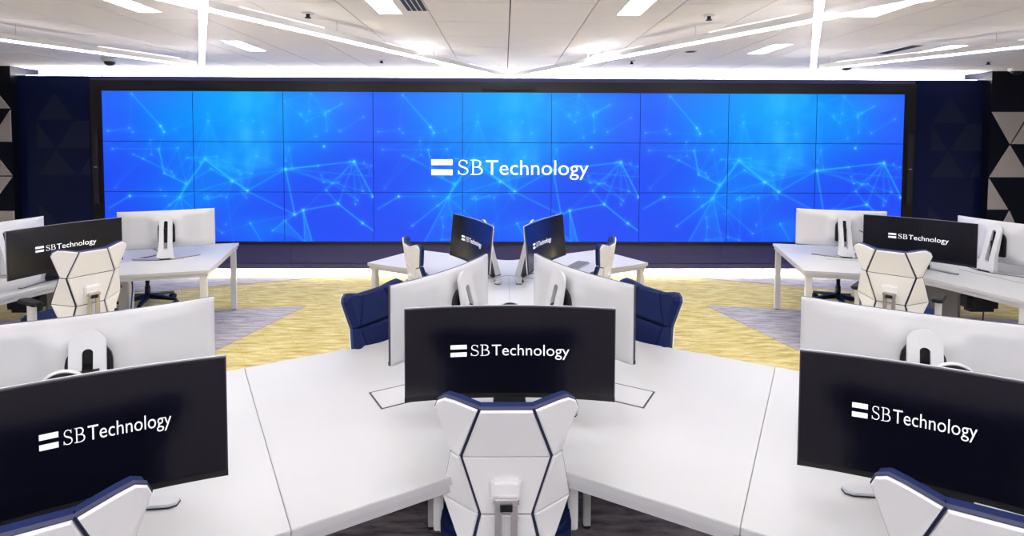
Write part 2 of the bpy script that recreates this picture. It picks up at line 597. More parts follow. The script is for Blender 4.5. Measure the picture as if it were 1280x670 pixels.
def serif_sb():
    """thin serif letters S and B, cap height 1, as flat polygons"""
    V, Fc = [], []

    def add(vf):
        o = len(V)
        V.extend(vf[0])
        Fc.extend([[i + o for i in q] for q in vf[1]])
    s = bez([(.57, .76), (.55, .9), (.45, .975), (.32, .975), (.17, .975), (.08, .88), (.08, .76), (.08, .6), (.2, .56), (.34, .51),
             (.5, .455), (.62, .4), (.62, .25), (.62, .1), (.48, .025), (.32, .025), (.16, .025), (.05, .12), (.035, .26)])
    n = len(s)
    ws_ = [.05 + .055 * math.exp(-((i / n - .5) / .2) ** 2) for i in range(n)]
    add(quad(s, ws_))
    add(([Vector((.55, .74)), Vector((.59, .74)), Vector((.59, .98)), Vector((.555, .98))], [(0, 1, 2, 3)]))
    add(([Vector((.02, .02)), Vector((.055, .02)), Vector((.06, .27)), Vector((.018, .27))], [(0, 1, 2, 3)]))
    ox = .80

    def rect(x0, y0, x1, y1):
        add(([Vector((ox + x0, y0)), Vector((ox + x1, y0)), Vector((ox + x1, y1)), Vector((ox + x0, y1))], [(0, 1, 2, 3)]))
    rect(.13, .02, .215, .98)
    rect(0, .955, .36, 1.0)
    rect(0, 0, .36, .045)
    rect(.2, .5, .4, .54)
    up = bez([(ox + .34, .977), (ox + .52, .977), (ox + .64, .9), (ox + .64, .76), (ox + .64, .61), (ox + .52, .52), (ox + .36, .52)])
    lo = bez([(ox + .38, .52), (ox + .58, .52), (ox + .74, .43), (ox + .74, .27), (ox + .74, .1), (ox + .58, .022), (ox + .34, .022)])
    for st in (up, lo):
        n = len(st)
        add(quad(st, [.045 + .055 * math.sin(math.pi * i / (n - 1)) for i in range(n)]))
    return V, Fc          # width about 1.57


def text_flat(body, offset=0.0):
    c = bpy.data.curves.new('lettering', 'FONT')
    c.body = body
    c.resolution_u = 4
    c.offset = offset
    o = bpy.data.objects.new('lettering', c)
    COL.objects.link(o)
    bpy.context.view_layer.update()
    dg = bpy.context.evaluated_depsgraph_get()
    d = bpy.data.meshes.new_from_object(o.evaluated_get(dg))
    v = [Vector((p.co.x, p.co.y)) for p in d.vertices]
    f = [list(p.vertices) for p in d.polygons]
    bpy.data.objects.remove(o)
    bpy.data.curves.remove(c)
    bpy.data.meshes.remove(d)
    return v, f


TV, TF = text_flat('Technology', -.004)
HV, _ = text_flat('T', -.004)
_cap = max(p.y for p in HV) - min(p.y for p in HV)
_x0, _x1 = min(p.x for p in TV), max(p.x for p in TV)
SV, SF = serif_sb()


def logo_meshes(width, mp, m):
    """bars, SB and Technology laid out as on the sign, mapped by mp(x, z) to 3D. origin = centre"""
    k = width / 780.0

    def L(x, y):      # crop units, x 220..1000, y down with cap from 345 to 418
        return mp((x - 610) * k, -(y - 382) * k)
    out = []
    for y0, y1 in ((342, 370), (392, 420)):
        v = []
        for i in range(5):
            x = 220 + 105 * i / 4
            v += [L(x, y0), L(x, y1)]
        out.append(('logo_bar', me('logo_bar', v, [(2 * i, 2 * i + 1, 2 * i + 3, 2 * i + 2) for i in range(4)], m)))
    v = [L(352 + p.x * 77, 418 - p.y * 74) for p in SV]
    out.append(('serif_lettering', me('serif_lettering', v, SF, m)))
    v = [L(490 + (p.x - _x0) / (_x1 - _x0) * 510, 418 - p.y / _cap * 72) for p in TV]
    out.append(('sans_lettering', me('sans_lettering', v, TF, m)))
    return out


# ------------------------------------------------------------------ video wall
SX0, SX1, SZ0, SZ1 = -5.39, 5.465, .457, 2.492
TWD, THT = (SX1 - SX0) / 9, (SZ1 - SZ0) / 3
vw = thing('video_wall', 'wide wall display of 27 tiles showing a blue network picture', 'screen', (0, WALL_Y, 0))
fr = MB().box(-5.54, SX0, -.012, .04, .42, 2.63).box(SX1, 5.615, -.012, .04, .42, 2.63).box(SX0, SX1, -.012, .04, SZ1, 2.63).box(SX0, SX1, -.012, .04, .42, SZ0).box(SX0, SX1, .012, .04, SZ0, SZ1)
ob('bezel_frame', fr.mesh('bezel_frame', 'frame_black'), vw)

# nodes and links of the network picture, in units of one tile, u to the right and v down; it repeats every three tiles
_n = dict(A=(660, 440), B=(600, 400), C=(490, 313), D=(815, 352), E=(850, 534), F=(885, 517), G=(1028, 490), H=(1127, 569), I=(1095, 320), J=(1170, 461),
          K=(388, 464), L=(185, 460), M=(327, 459), N=(980, 437), O=(948, 338), P=(973, 260), Q=(330, 205), R=(316, 182), S=(203, 53), T=(507, 160), U=(642, 158),
          V=(327, 370), W=(415, 412), X=(307, 272), Y=(670, 570), Z=(555, 610), a=(120, 272), b=(104, 202), c=(204, 207), d=(878, 130), e=(917, 120), f=(978, 135),
          g=(940, 222), h=(1038, 200), i=(1135, 142), j=(345, 497), k=(575, 465), l=(497, 461), m=(810, 560), o=(100, 510), p=(920, 645), q=(890, 645), r=(760, 600),
          s=(1172, 600), t=(715, 645), u=(1098, 492), v=(310, 437), w=(190, 190), x=(727, 205), y=(690, 160), z=(383, 268), aa=(515, 352), bb=(1135, 325), cc=(290, 645),
          dd=(430, 645), ee=(1172, 380), ff=(1130, 440), gg=(600, 645), hh=(240, 580), ii=(83, 440), jj=(700, 300), kk=(570, 575))
_e = [('A', 'B', 1), ('B', 'C', 1), ('A', 'C', .6), ('A', 'D', .7), ('D', 'I', .8), ('D', 'E', .9), ('A', 'E', .7), ('E', 'F', .9), ('F', 'G', .8), ('G', 'H', 1), ('I', 'J', 1), ('G', 'I', .5),
      ('N', 'G', .6), ('N', 'I', .4), ('C', 'W', .6), ('W', 'K', .7), ('V', 'W', .9), ('V', 'X', .5), ('X', 'Q', .3), ('K', 'C', .8), ('K', 'T', .35), ('B', 'K', .5), ('D', 'C', .3), ('D', 'B', .4),
      ('L', 'M', .4), ('M', 'K', .4), ('L', 'o', .7), ('K', 'j', .7), ('K', 'Z', .5), ('Y', 't', .7), ('S', 'R', .8), ('R', 'Q', 1), ('Q', 'a', .15), ('T', 'C', .35), ('T', 'U', .2),
      ('F', 'p', .7), ('F', 'q', .6), ('E', 'm', .6), ('m', 'r', .6), ('m', 'q', .5), ('H', 's', 1), ('O', 'D', .5), ('h', 'i', .35), ('d', 'e', .2), ('ff', 'I', .4), ('J', 'ff', .3),
      ('b', 'w', .3), ('S', 'w', .2), ('D', 'ff', .35), ('D', 'jj', .25), ('jj', 'A', .25), ('K', 'cc', .6), ('K', 'dd', .5), ('W', 'aa', .5), ('aa', 'B', .6), ('X', 'V', .4), ('z', 'V', .3), ('z', 'X', .3),
      ('z', 'W', .3), ('F', 'I', .25), ('u', 'I', .35), ('k', 'gg', .25), ('B', 'k', .3), ('kk', 'A', .2), ('T', 'B', .2), ('U', 'jj', .15), ('j', 'hh', .3), ('hh', 'K', .35), ('a', 'X', .35), ('b', 'Q', .2),
      ('D', 'ee', .35), ('bb', 'ee', .2), ('E', 'Y', .3), ('g', 'd', .12), ('g', 'e', .12), ('f', 'h', .15), ('Z', 'Y', .2), ('l', 'B', .3), ('T', 'z', .2)]


def uvn(p):
    return (p[0] - 83) / 363.0, (p[1] - 42) / 201.0


_rs = np.random.RandomState(11)
for _k in range(46):
    _cx, _cy = ((300, 330), (560, 330), (960, 400), (420, 520), (1000, 170))[_k % 5]
    _n['r%d' % _k] = (float(np.clip(_rs.normal(_cx, 110), 90, 1165)), float(np.clip(_rs.normal(_cy, 75), 50, 640)))
_ks = [k for k in _n if k[0] == 'r' and len(k) > 1]
for _i, _a in enumerate(_ks):
    _d = sorted(_ks, key=lambda k: (_n[k][0] - _n[_a][0]) ** 2 + (_n[k][1] - _n[_a][1]) ** 2)
    for _b2 in _d[1:3] + _d[5:6]:
        _e.append((_a, _b2, float(_rs.uniform(.1, .26))))

NU, NV = 150, 84


def picture(cu, cv):
    """linear rgb at arrays of picture coordinates"""
    u, v = cu, cv

    def blob(x, y, sx, sy):
        d = np.zeros_like(u)
        for k in (-3, 0, 3):
            d = d + np.exp(-(((u - x - k) / sx) ** 2) - ((v - y) / sy) ** 2)
        return d
    c0 = np.array((30, 78, 248.))
    col = np.ones(u.shape + (3,)) * c0
    def mixc(wt, c):
        nonlocal col
        wt = np.clip(wt, 0, 1)[..., None]
        col = col * (1 - wt) + np.array(c, float) * wt
    mixc(1.15 * blob(1.45, .2, .85, .95), (0, 166, 255))
    mixc(.85 * blob(1.5, 1.25, .65, .65), (0, 148, 255))
    mixc(.75 * blob(.75, .5, .55, .6), (0, 144, 255))
    mixc(.75 * blob(2.35, .5, .5, .6), (0, 150, 255))
    mixc(.65 * blob(.95, 2.1, .5, .45), (0, 140, 255))
    mixc(.35 * blob(1.7, 2.75, .35, .3), (0, 160, 255))
    mixc(.45 * blob(2.85, .55, .35, .5), (62, 110, 255))
    mixc(.5 * blob(.15, .6, .4, .6), (40, 92, 255))
    mixc(.4 * blob(.65, .1, .45, .25), (62, 130, 255))
    mixc(.35 * blob(2.55, .15, .4, .2), (70, 150, 255))
    mixc(.4 * blob(2.2, 1.9, .7, .5), (30, 78, 248))
    # soft vapour
    rs = np.random.RandomState(5)
    for _ in range(70):
        x, y = rs.normal(1.68, .16), rs.uniform(.0, 1.5)
        mixc(.17 * blob(x, y, rs.uniform(.02, .09), rs.uniform(.05, .25)), (60, 190, 255))
    glow = np.zeros_like(u)
    for a, b, s in _e:
        p, q = np.array(uvn(_n[a])), np.array(uvn(_n[b]))
        # work in square units (tile is 1.777 wide)
        A = np.array((p[0] * 1.777, p[1]))
        B = np.array((q[0] * 1.777, q[1]))
        d = B - A
        t = np.clip(((u * 1.777 - A[0]) * d[0] + (v - A[1]) * d[1]) / (d @ d), 0, 1)
        dist = np.hypot(u * 1.777 - A[0] - t * d[0], v - A[1] - t * d[1])
        glow += .6 * s * np.exp(-(dist / .010) ** 2) + .11 * s * np.exp(-(dist / .04) ** 2)
    # fans of faint light
    for a, b, c, s in (('F', 'p', 'q', .22), ('m', 'r', 'q', .18), ('K', 'cc', 'dd', .1), ('A', 'C', 'T', .1), ('K', 'C', 'W', .12), ('jj', 'A', 'C', .1)):
        P = [np.array(uvn(_n[k])) for k in (a, b, c)]
        def side(p, q):
            return (u - p[0]) * (q[1] - p[1]) - (v - p[1]) * (q[0] - p[0])
        s1, s2, s3 = side(P[0], P[1]), side(P[1], P[2]), side(P[2], P[0])
        ins = ((s1 >= 0) & (s2 >= 0) & (s3 >= 0)) | ((s1 <= 0) & (s2 <= 0) & (s3 <= 0))
        glow += ins * s
    mixc(np.clip(glow, 0, .75), (40, 205, 255))
    dots = np.zeros_like(u)
    for k, p in _n.items():
        if k in ('o', 'p', 'q', 's', 't', 'cc', 'dd', 'gg', 'ee', 'ii'):
            continue
        faint = k[0] == 'r' and len(k) > 1
        x, y = uvn(p)
        r = .022 if k in 'ADEFHIBGJPLR' else .016
        s = .25 if faint else .95 if k in 'ADEFHIBGJPLRQ' else .55
        dd_ = np.hypot((u - x) * 1.777, v - y)
        dots += s * np.exp(-(dd_ / r) ** 2) + .18 * s * np.exp(-(dd_ / .07) ** 2)
    mixc(np.clip(dots, 0, .95), (110, 232, 255))
    c = np.clip(col, 0, 255) / 255
    return np.where(c <= .04045, c / 12.92, ((c + .055) / 1.055) ** 2.4)


panel_me = {}
GAP = .0032
for r in range(3):
    for cc in range(3):
        us = np.linspace(0, 1, NU + 1)
        vs = np.linspace(0, 1, NV + 1)
        uu, vv = np.meshgrid(us, vs)
        rgb = picture(uu + cc, vv + r)
        X = -TWD / 2 + GAP + uu * (TWD - 2 * GAP)
        Z = THT / 2 - GAP - vv * (THT - 2 * GAP)
        verts = np.stack([X, np.zeros_like(X), Z], -1).reshape(-1, 3).tolist()
        faces = []
        W1 = NU + 1
        for j in range(NV):
            for i in range(NU):
                k = j * W1 + i
                faces.append((k, k + W1, k + W1 + 1, k + 1))
        # a shallow casing behind the glass
        o = len(verts)
        x0, x1, z0, z1 = -TWD / 2 + GAP, TWD / 2 - GAP, -THT / 2 + GAP, THT / 2 - GAP
        verts += [(x0, 0, z0), (x1, 0, z0), (x1, 0, z1), (x0, 0, z1), (x0, .012, z0), (x1, .012, z0), (x1, .012, z1), (x0, .012, z1)]
        faces += [(o, o + 4, o + 5, o + 1), (o + 1, o + 5, o + 6, o + 2), (o + 2, o + 6, o + 7, o + 3), (o + 3, o + 7, o + 4, o), (o + 4, o + 7, o + 6, o + 5)]
        d = bpy.data.meshes.new('display_panel')
        d.from_pydata(verts, [], faces)
        d.materials.append(MATS['display_picture'])
        d.materials.append(MATS['frame_black'])
        for p in d.polygons[-5:]:
            p.material_index = 1
        ca = d.color_attributes.new('picture', 'FLOAT_COLOR', 'POINT')
        full = np.zeros((len(verts), 4), np.float32)
        full[:o, :3] = rgb.reshape(-1, 3)
        full[:, 3] = 1
        ca.data.foreach_set('color', full.ravel())
        d.update()
        panel_me[(r, cc)] = d
for r in range(3):
    for c in range(9):
        ob('display_panel', panel_me[(r, c % 3)], vw, (SX0 + (c + .5) * TWD, 0, SZ1 - (r + .5) * THT))
for nm, d in logo_meshes(2.135, lambda x, z: (.08 + x, -.003, 1.475 + z), 'wall_logo_glow'):
    ob(nm, d, vw, label='white logo on the wall display')

for x, lb in ((-5.468, 'left'), (5.545, 'right')):
    t = thing('speaker_bar', 'tall dark grey speaker bar beside the %s edge of the video wall' % lb, 'speaker', (x, 7.588, 1.47), 0, 'speaker bars')
    ob('cabinet', MB().box(-.042, .042, -.02, 0, -.5, .5).mesh('cabinet', 'frame_black', bevel=.004), t)
    ob('grille', MB().box(-.036, .036, -.026, -.02, -.49, .49).mesh('grille', 'speaker_grille'), t)
    ob('badge', MB().box(-.02, .02, -.03, -.026, -.005, .005).mesh('badge', 'rim_silver'), t)
t = thing('conference_camera', 'slim dark conference bar above the middle of the video wall', 'camera', (.05, 7.588, 2.548))
ob('body', MB().box(-.36, .36, -.05, 0, -.028, .028).mesh('body', 'speaker_grille', bevel=.008), t)
for dx in (-.03, .03):
    ob('lens', MB().tube([(dx, -.05, 0), (dx, -.056, 0)], .011, 14).mesh('lens', 'black'), t)

# ------------------------------------------------------------------ desks
SEAM = 1.14
HW = .67


def dirv(deg):
    return Vector((math.cos(math.radians(deg)), math.sin(math.radians(deg))))


def hub_poly(hub, arms):
    """outline of a hub worktop. arms: list of (direction in degrees, length), anticlockwise"""
    hub = Vector(hub)
    pts = []
    n = len(arms)
    for i, (a, L) in enumerate(arms):
        d = dirv(a)
        nrm = Vector((-d.y, d.x))
        pts.append(hub + d * L - nrm * HW)
        pts.append(hub + d * L + nrm * HW)
        a2 = arms[(i + 1) % n][0]
        bis = dirv(a + ((a2 - a) % 360) / 2)
        cor = hub + bis * (HW / math.sin(math.radians(((a2 - a) % 360) / 2)))
        d2 = dirv(a2)
        pts += scatter_arc(cor + d * .12, cor, cor + d2 * .12, 6)
    return pts


def inset(poly, m):
    n = len(poly)
    out = []
    for i in range(n):
        p0, p1, p2 = poly[i - 1], poly[i], poly[(i + 1) % n]
        e1, e2 = (p1 - p0).normalized(), (p2 - p1).normalized()
        n1, n2 = Vector((-e1.y, e1.x)), Vector((-e2.y, e2.x))
        b = n1 + n2
        b = b / max(.3, b.dot(n1))
        out.append(p1 + b * m)
    return out


def worktop(parent, poly, label=None):
    org = parent.location
    q = [p - Vector((org.x, org.y)) for p in poly]
    ob('worktop', MB().prism(inset(q, .001), DESK - .028, DESK).mesh('worktop', 'desk', bevel=.002), parent, label=label)
    i0, i1 = inset(q, .014), inset(q, .05)
    n = len(q)
    v = [(p.x, p.y, z) for z in (DESK - .06, DESK - .028) for ring in (i0, i1) for p in ring]
    f = []
    for i in range(n):
        j = (i + 1) % n
        f += [(i, j, n + j, n + i), (2 * n + i, 3 * n + i, 3 * n + j, 2 * n + j), (i, 2 * n + i, 2 * n + j, j), (n + i, n + j, 3 * n + j, 3 * n + i)]
    ob('frame_rail', me('frame_rail', v, f, 'desk_edge'), parent)


leg_me = MB().box(-.026, .026, -.026, .026, .012, DESK - .028).mesh('leg', 'leg_white', bevel=.003)
glide_me = MB().lathe([(.018, 0), (.022, .002), (.022, .012), (.018, .013)], 14).mesh('glide', 'black')


def leg(parent, x, y, rz=0.0):
    l = ob('leg', leg_me, parent, (x - parent.location.x, y - parent.location.y, 0), (0, 0, rz))
    ob('glide', glide_me, l)


def hatch(parent, poly, nm='cable_hatch', gap=.012):
    q = [Vector(p) - Vector((parent.location.x, parent.location.y)) for p in poly]
    h = ob(nm, MB().prism(q, DESK - .002, DESK + .0008).mesh('hatch_frame', 'hatch_line'), parent, label='black-edged cable hatch')
    ob('lid', MB().prism(inset(q, gap), DESK - .001, DESK + .0014).mesh('lid', 'desk'), h)
    return h


# --- centre cluster
HA, HB = Vector((CX, 2.73)), Vector((CX, 5.2))
dk = thing('workstation_desk', 'white three-armed desk in the middle of the room', 'desk', (CX, 2.73, 0))
worktop(dk, hub_poly(HA, [(90, SEAM), (210, SEAM), (330, SEAM)]))
for a in (210, 330):
    d = dirv(a)
    nr = Vector((-d.y, d.x))
    p, q = HA + d * SEAM, HA + d * 2.55
    worktop(dk, [p - nr * HW, q - nr * HW, q + nr * HW, p + nr * HW])
    for t_ in (SEAM - .04, SEAM + .04, 2.5):
        for s in (-1, 1):
            c = HA + d * t_ + nr * s * (HW - .05)
            leg(dk, c.x, c.y, math.radians(a))
for p in [(CX - .62, 3.8), (CX + .62, 3.8)]:
    leg(dk, p[0], p[1])
for x in (-.34, .40):
    l = ob('leg', MB().box(-.017, .017, -.017, .017, .012, DESK - .028).mesh('leg', 'leg_white', bevel=.003), dk, (x - CX, 2.6 - 2.73, 0))
    ob('glide', glide_me, l)
    ob('cable', MB().tube([(x - CX - .04 * (1 if x > 0 else -1), -.1, .004), (x - CX - .04 * (1 if x > 0 else -1), -.1, DESK - .03)], .005, 8).mesh('cable', 'cable_blue', True), dk)
# rear piece: front arm and two single-depth arms
bp = []
ends = []
for s in (1, -1):
    d = Vector((s * .866, .5))
    nr = Vector((s * .5, -.866))
    e1 = HB + d * 1.08
    e2 = e1 + nr * .72
    k = (e2.x - (CX + s * HW)) / (s * .866)
    cor = e2 - d * k
    ends.append((e1, e2, cor, d))
e1, e2, cor, d = ends[0]
bp = [Vector((CX - HW, HA.y + SEAM)), Vector((CX + HW, HA.y + SEAM))] + scatter_arc(cor + Vector((0, -.15)), cor, cor + d * .15, 6) + [e2, e1] + \
    scatter_arc(HB + d * .1, HB, HB + Vector((-.866, .5)) * .1, 6)
e1, e2, cor, d = ends[1]
bp += [e1, e2] + scatter_arc(cor + d * .15, cor, cor + Vector((0, -.15)), 6)
worktop(dk, bp)
for e1, e2, cor, d in ends:
    for e in (e1, e2):
        o = (e1 + e2) / 2
        p = e - d * .05 + (o - e).normalized() * .05
        leg(dk, p.x, p.y, math.atan2(d.y, d.x))
leg(dk, CX, 5.05)
# hatches
for a in (210, 330):
    d = dirv(a)
    nr = Vector((-d.y, d.x))
    p, q = HA + d * .2, HA + d * .69
    hatch(dk, [p - nr * .09, q - nr * .09, q + nr * .09, p + nr * .09], gap=.008)
hatch(dk, [Vector((CX - .24, 3.05)), Vector((CX + .24, 3.05)), Vector((CX + .24, 4.5)), Vector((CX, 4.64)), Vector((CX - .24, 4.5))], gap=.014)
for x0, x1, y0, y1 in ((CX - .0015, CX + .0015, 3.07, 4.6),):
    ob('lid_joint', MB().box(x0 - CX, x1 - CX, y0 - 2.73, y1 - 2.73, DESK + .0005, DESK + .0018).mesh('lid_joint', 'grey_panel'), dk)
for s in (-1, 1):
    ob('cable_slot', MB().box(s * .1 - .05, s * .1 + .05, 4.42 - 2.73, 4.425 - 2.73, DESK + .0005, DESK + .0018).mesh('cable_slot', 'hatch_line'), dk)


# --- side clusters
def side_cluster(s):
    hub = Vector((CX + s * 4.01, 5.12))
    dk = thing('workstation_desk', 'white three-armed desk at the %s side, in front of the screen' % ('left' if s < 0 else 'right'), 'desk', (hub.x, hub.y, 0))
    A = [15, 135, 255] if s < 0 else [165, 285, 45]
    Ls = {15: 1.3, 165: 1.3}
    arms = sorted([(a, Ls.get(a, SEAM)) for a in A])
    worktop(dk, hub_poly(hub, arms))
    for a, L in arms:
        d = dirv(a)
        nr = Vector((-d.y, d.x))
        for k in (-1, 1):
            c = hub + d * (L - .05) + nr * k * (HW - .05)
            leg(dk, c.x, c.y, math.radians(a))
        if a in (255, 285):
            p, q = hub + d * SEAM, hub + d * 2.55
            worktop(dk, [p - nr * HW, q - nr * HW, q + nr * HW, p + nr * HW])
            for t_ in (SEAM + .05, 2.5):
                for k in (-1, 1):
                    c = hub + d * t_ + nr * k * (HW - .05)
                    leg(dk, c.x, c.y, math.radians(a))
        if a in (255, 285):       # grey screen under the arm
            p, q = d * -.12, d * .2
            ob('cable_panel', MB().bar((p.x, p.y, .36), (q.x, q.y, .36), .03, .62).mesh('cable_panel', 'grey_panel'), dk)
        else:                     # white cable riser from the floor, a blue cable beside it
            p = d * .45
            ob('cable_riser', MB().prism([(p.x - .045, p.y - .045), (p.x + .045, p.y - .045), (p.x + .045, p.y + .045), (p.x - .045, p.y + .045)], 0, DESK - .03).mesh('cable_riser', 'leg_white', bevel=.006), dk)
            ob('cable', MB().tube([(p.x + .07, p.y - .03, 0.004), (p.x + .06, p.y - .04, .2), (p.x + .08, p.y - .03, .45), (p.x + .05, p.y, DESK - .035)], .006, 8).mesh('cable', 'cable_blue', True), dk)
        p, q = hub + d * .25, hub + d * .95
        hatch(dk, [p - nr * .1, q - nr * .1, q + nr * .1, p + nr * .1], gap=.004)
    # black cable basket slung under the arm that runs out of view
    bx, by = CX + s * 3.87 - hub.x, 4.5 - hub.y
    ob('cable_basket', MB().box(bx - .13, bx + .13, by - .07, by + .07, .46, .62).mesh('cable_basket', 'black_soft', bevel=.035), dk)
    ob('basket_hanger', MB().box(bx - .01, bx + .01, by - .05, by + .05, .61, DESK - .028).mesh('basket_hanger', 'black'), dk)
    ob('cable', MB().tube([(bx + .04, by, .47), (bx + .035, by, .25), (bx + .02, by, .004)], .005, 8).mesh('cable', 'cable_black', True), dk)
    return dk


side_cluster(-1)
side_cluster(1)

# ------------------------------------------------------------------ monitors
RAD = 1.9
MW, MH = .81, .362


def yf(x):
    return -(RAD - math.sqrt(max(0, RAD * RAD - x * x))) if abs(x) < RAD else 0


def curved(x0, x1, z0, z1, yoff, n=24, back=None, m='screen_black', name='screen', nz=1):
    v, f = [], []
    xs_ = [x0 + (x1 - x0) * i / n for i in range(n + 1)]
    zs_ = [z0 + (z1 - z0) * j / nz for j in range(nz + 1)]
    for x in xs_:
        for z in zs_:
            v.append((x, yf(x) + yoff, z))
    for x in xs_:
        for z in zs_:
            v.append((x, yf(x) + yoff + back(x, z), z))
    o = (n + 1) * (nz + 1)
    K = nz + 1
    for i in range(n):
        for j in range(nz):
            a = i * K + j
            f.append((a, a + K, a + K + 1, a + 1))
            f.append((o + a, o + a + 1, o + a + K + 1, o + a + K))
        f.append((i * K, o + i * K, o + (i + 1) * K, (i + 1) * K))
        f.append((i * K + nz, (i + 1) * K + nz, o + (i + 1) * K + nz, o + i * K + nz))
    for j in range(nz):
        f.append((j, j + 1, o + j + 1, o + j))
        a = n * K + j
        f.append((a, o + a, o + a + 1, a + 1))
    return me(name, v, f, m)


def sstep(t):
    t = max(0, min(1, t))
    return t * t * (3 - 2 * t)


MON = {}
MON['screen'] = curved(-MW / 2 + .004, MW / 2 - .004, -MH / 2 + .018, MH / 2 - .004, 0, back=lambda x, z: .004)
MON['bezel'] = curved(-MW / 2, MW / 2, -MH / 2, MH / 2, .0015, back=lambda x, z: .012, m='bezel', name='bezel')
MON['chin'] = curved(-MW / 2, MW / 2, -MH / 2, -MH / 2 + .017, -.001, back=lambda x, z: .004, m='black', name='chin')
MON['shell'] = curved(-MW / 2, MW / 2, -MH / 2, MH / 2, .0136, n=40, nz=20, m='shell_white', name='shell',
                      back=lambda x, z: .008 + .018 * sstep((MW / 2 - abs(x)) / .12) * sstep((MH / 2 - abs(z)) / .05) + .025 * sstep((.17 - abs(x)) / .09) * sstep((.15 - abs(z)) / .07))
MON['shell'].polygons.foreach_set('use_smooth', [True] * len(MON['shell'].polygons))


def screen_logo(width, zs=1.0, dx=0.0, dz=.008):
    return logo_meshes(width, lambda x, z: (x + dx, yf(x + dx) - .0012, z * zs + dz), 'logo_glow')


MON['logo'] = screen_logo(.462)
MON['logo_left'] = screen_logo(.30, 1.45, .112, .02)
MON['logo_right'] = screen_logo(.30, 1.45, -.112, .02)
MON['logo_small'] = screen_logo(.43, 1.0, 0, .01)
MON['logo_tiny'] = screen_logo(.40, 1.0, -.03, .0)



def neck_mesh():
    """slanted blade with a rounded top and a long through slot, on its own flat plane: x across, s up, then tilted"""
    n = 48
    top, hwid, flare = .50, .054, .072

    def outer(t):
        # t 0..1 around starting at bottom-left going up, over the dome, down
        if t < .3:
            k = t / .3
            return (-hwid - (flare - hwid) * (1 - sstep(k * 2.5)), k * (top - hwid))
        if t < .7:
            a = math.pi * (1 - (t - .3) / .4)
            return (hwid * math.cos(a), top - hwid + hwid * math.sin(a))
        if t < .97:
            k = (t - .7) / .27
            return (hwid + (flare - hwid) * sstep((k - .6) * 2.5), (1 - k) * (top - hwid))
        return (0, 0)
    sw, s0, s1 = .016, .10, .43

    def inner(t):
        if t < .3:
            return (-sw, s0 + t / .3 * (s1 - sw - s0))
        if t < .7:
            a = math.pi * (1 - (t - .3) / .4)
            return (sw * math.cos(a), s1 - sw + sw * math.sin(a))
        if t < .97:
            return (sw, s0 + (1 - (t - .7) / .27) * (s1 - sw - s0))
        return (0, s0)
    P = [outer(i / n) for i in range(n)]
    Q = [inner(i / n) for i in range(n)]
    v = []
    yb, yt, zb, zt = .165, .078, .0, .474
    L = math.hypot(yb - yt, zt - zb)
    dy, dz = (yt - yb) / L, (zt - zb) / L

    def pt(x, s, th):
        return (x, yb + dy * s + dz * th, zb + dz * s - dy * th)
    for th in (0, 1):
        for ring in (P, Q):
            for x, s in ring:
                v.append(pt(x, s * L / top, th * (.014 + .04 * (1 - s / top))))
    f = []
    for i in range(n):
        j = (i + 1) % n
        f += [(i, j, n + j, n + i), (2 * n + i, 3 * n + i, 3 * n + j, 2 * n + j), (i, 2 * n + i, 2 * n + j, j), (n + i, n + j, 3 * n + j, 3 * n + i)]
    neck = me('stand_neck', v, f, 'shell_white')
    # black front face plate, slightly smaller
    v2 = []
    for th in (-.004, .001):
        for x, s in P:
            v2.append(pt(x * .96, max(.004, s * .995) * L / top, th))
        for x, s in Q:
            v2.append(pt(x * 1.02, s * L / top, th))
    front = me('front_plate', v2, f, 'black')
    return neck, front


MON['neck'], MON['front'] = neck_mesh()
# mount between shell and neck
MON['mount'] = MB().prism([(-.07, -.12)] + [(.07 * math.cos(math.radians(a)), .025 + .07 * math.sin(math.radians(a))) for a in range(0, 181, 20)][::-1] + [(.07, -.12)], 0, .03).mesh('mount', 'black', bevel=.006)
MON['arm'] = MB().bar((0, .07, -.02), (0, .125, -.03), .07, .09).mesh('mount_arm', 'black')


def leg_poly(s):
    p0, p1 = Vector((s * .03, .2)), Vector((s * .275, .085))
    d = (p1 - p0).normalized()
    nr = Vector((-d.y, d.x))
    pts = [p0 + nr * .03, p1 + nr * .024 - d * .02, p1 + nr * .012, p1 - nr * .012, p1 - nr * .024 - d * .02, p0 - nr * .03]
    return pts


for k, s in (('legL', -1), ('legR', 1)):
    MON[k] = MB().prism(leg_poly(s), .004, .013).mesh('stand_leg', 'alu', bevel=.002)
    MON[k + 'b'] = MB().prism(leg_poly(s), 0, .004).mesh('rubber_pad', 'black')
MON['foot'] = MB().prism([(-.07, .15), (.07, .15), (.06, .215), (.045, .226), (-.045, .226), (-.06, .215)], 0, .014).mesh('foot', 'black', bevel=.002)


def monitor(cx, cy, face_deg, label, top=1.2, logo='logo', tilt=0.0, nk=1.0):
    """face_deg: direction the screen faces"""
    rz = math.radians(face_deg + 90)
    t = thing('curved_monitor', label, 'monitor', (cx, cy, DESK + .0015), rz, 'curved desk monitors')
    zc = top - MH / 2 - DESK
    tl = (-math.radians(tilt), 0, 0)
    s = ob('screen', MON['screen'], t, (0, 0, zc), tl)
    if logo:
        for nm, d in MON[logo]:
            ob(nm, d, s)
    ob('bezel', MON['bezel'], t, (0, 0, zc), tl)
    ob('chin', MON['chin'], t, (0, 0, zc), tl)
    ob('shell', MON['shell'], t, (0, 0, zc), tl)
    ob('mount', MON['mount'], t, (0, .088, zc), (math.radians(90), 0, 0))
    ob('mount_arm', MON['arm'], t, (0, 0, zc))
    n = ob('stand_neck', MON['neck'], t)
    n.scale = (1, 1, nk)
    ob('front_plate', MON['front'], n)
    for k in ('legL', 'legR'):
        l = ob('stand_leg', MON[k], t)
        ob('rubber_pad', MON[k + 'b'], l)
    ob('foot', MON['foot'], t)
    return t


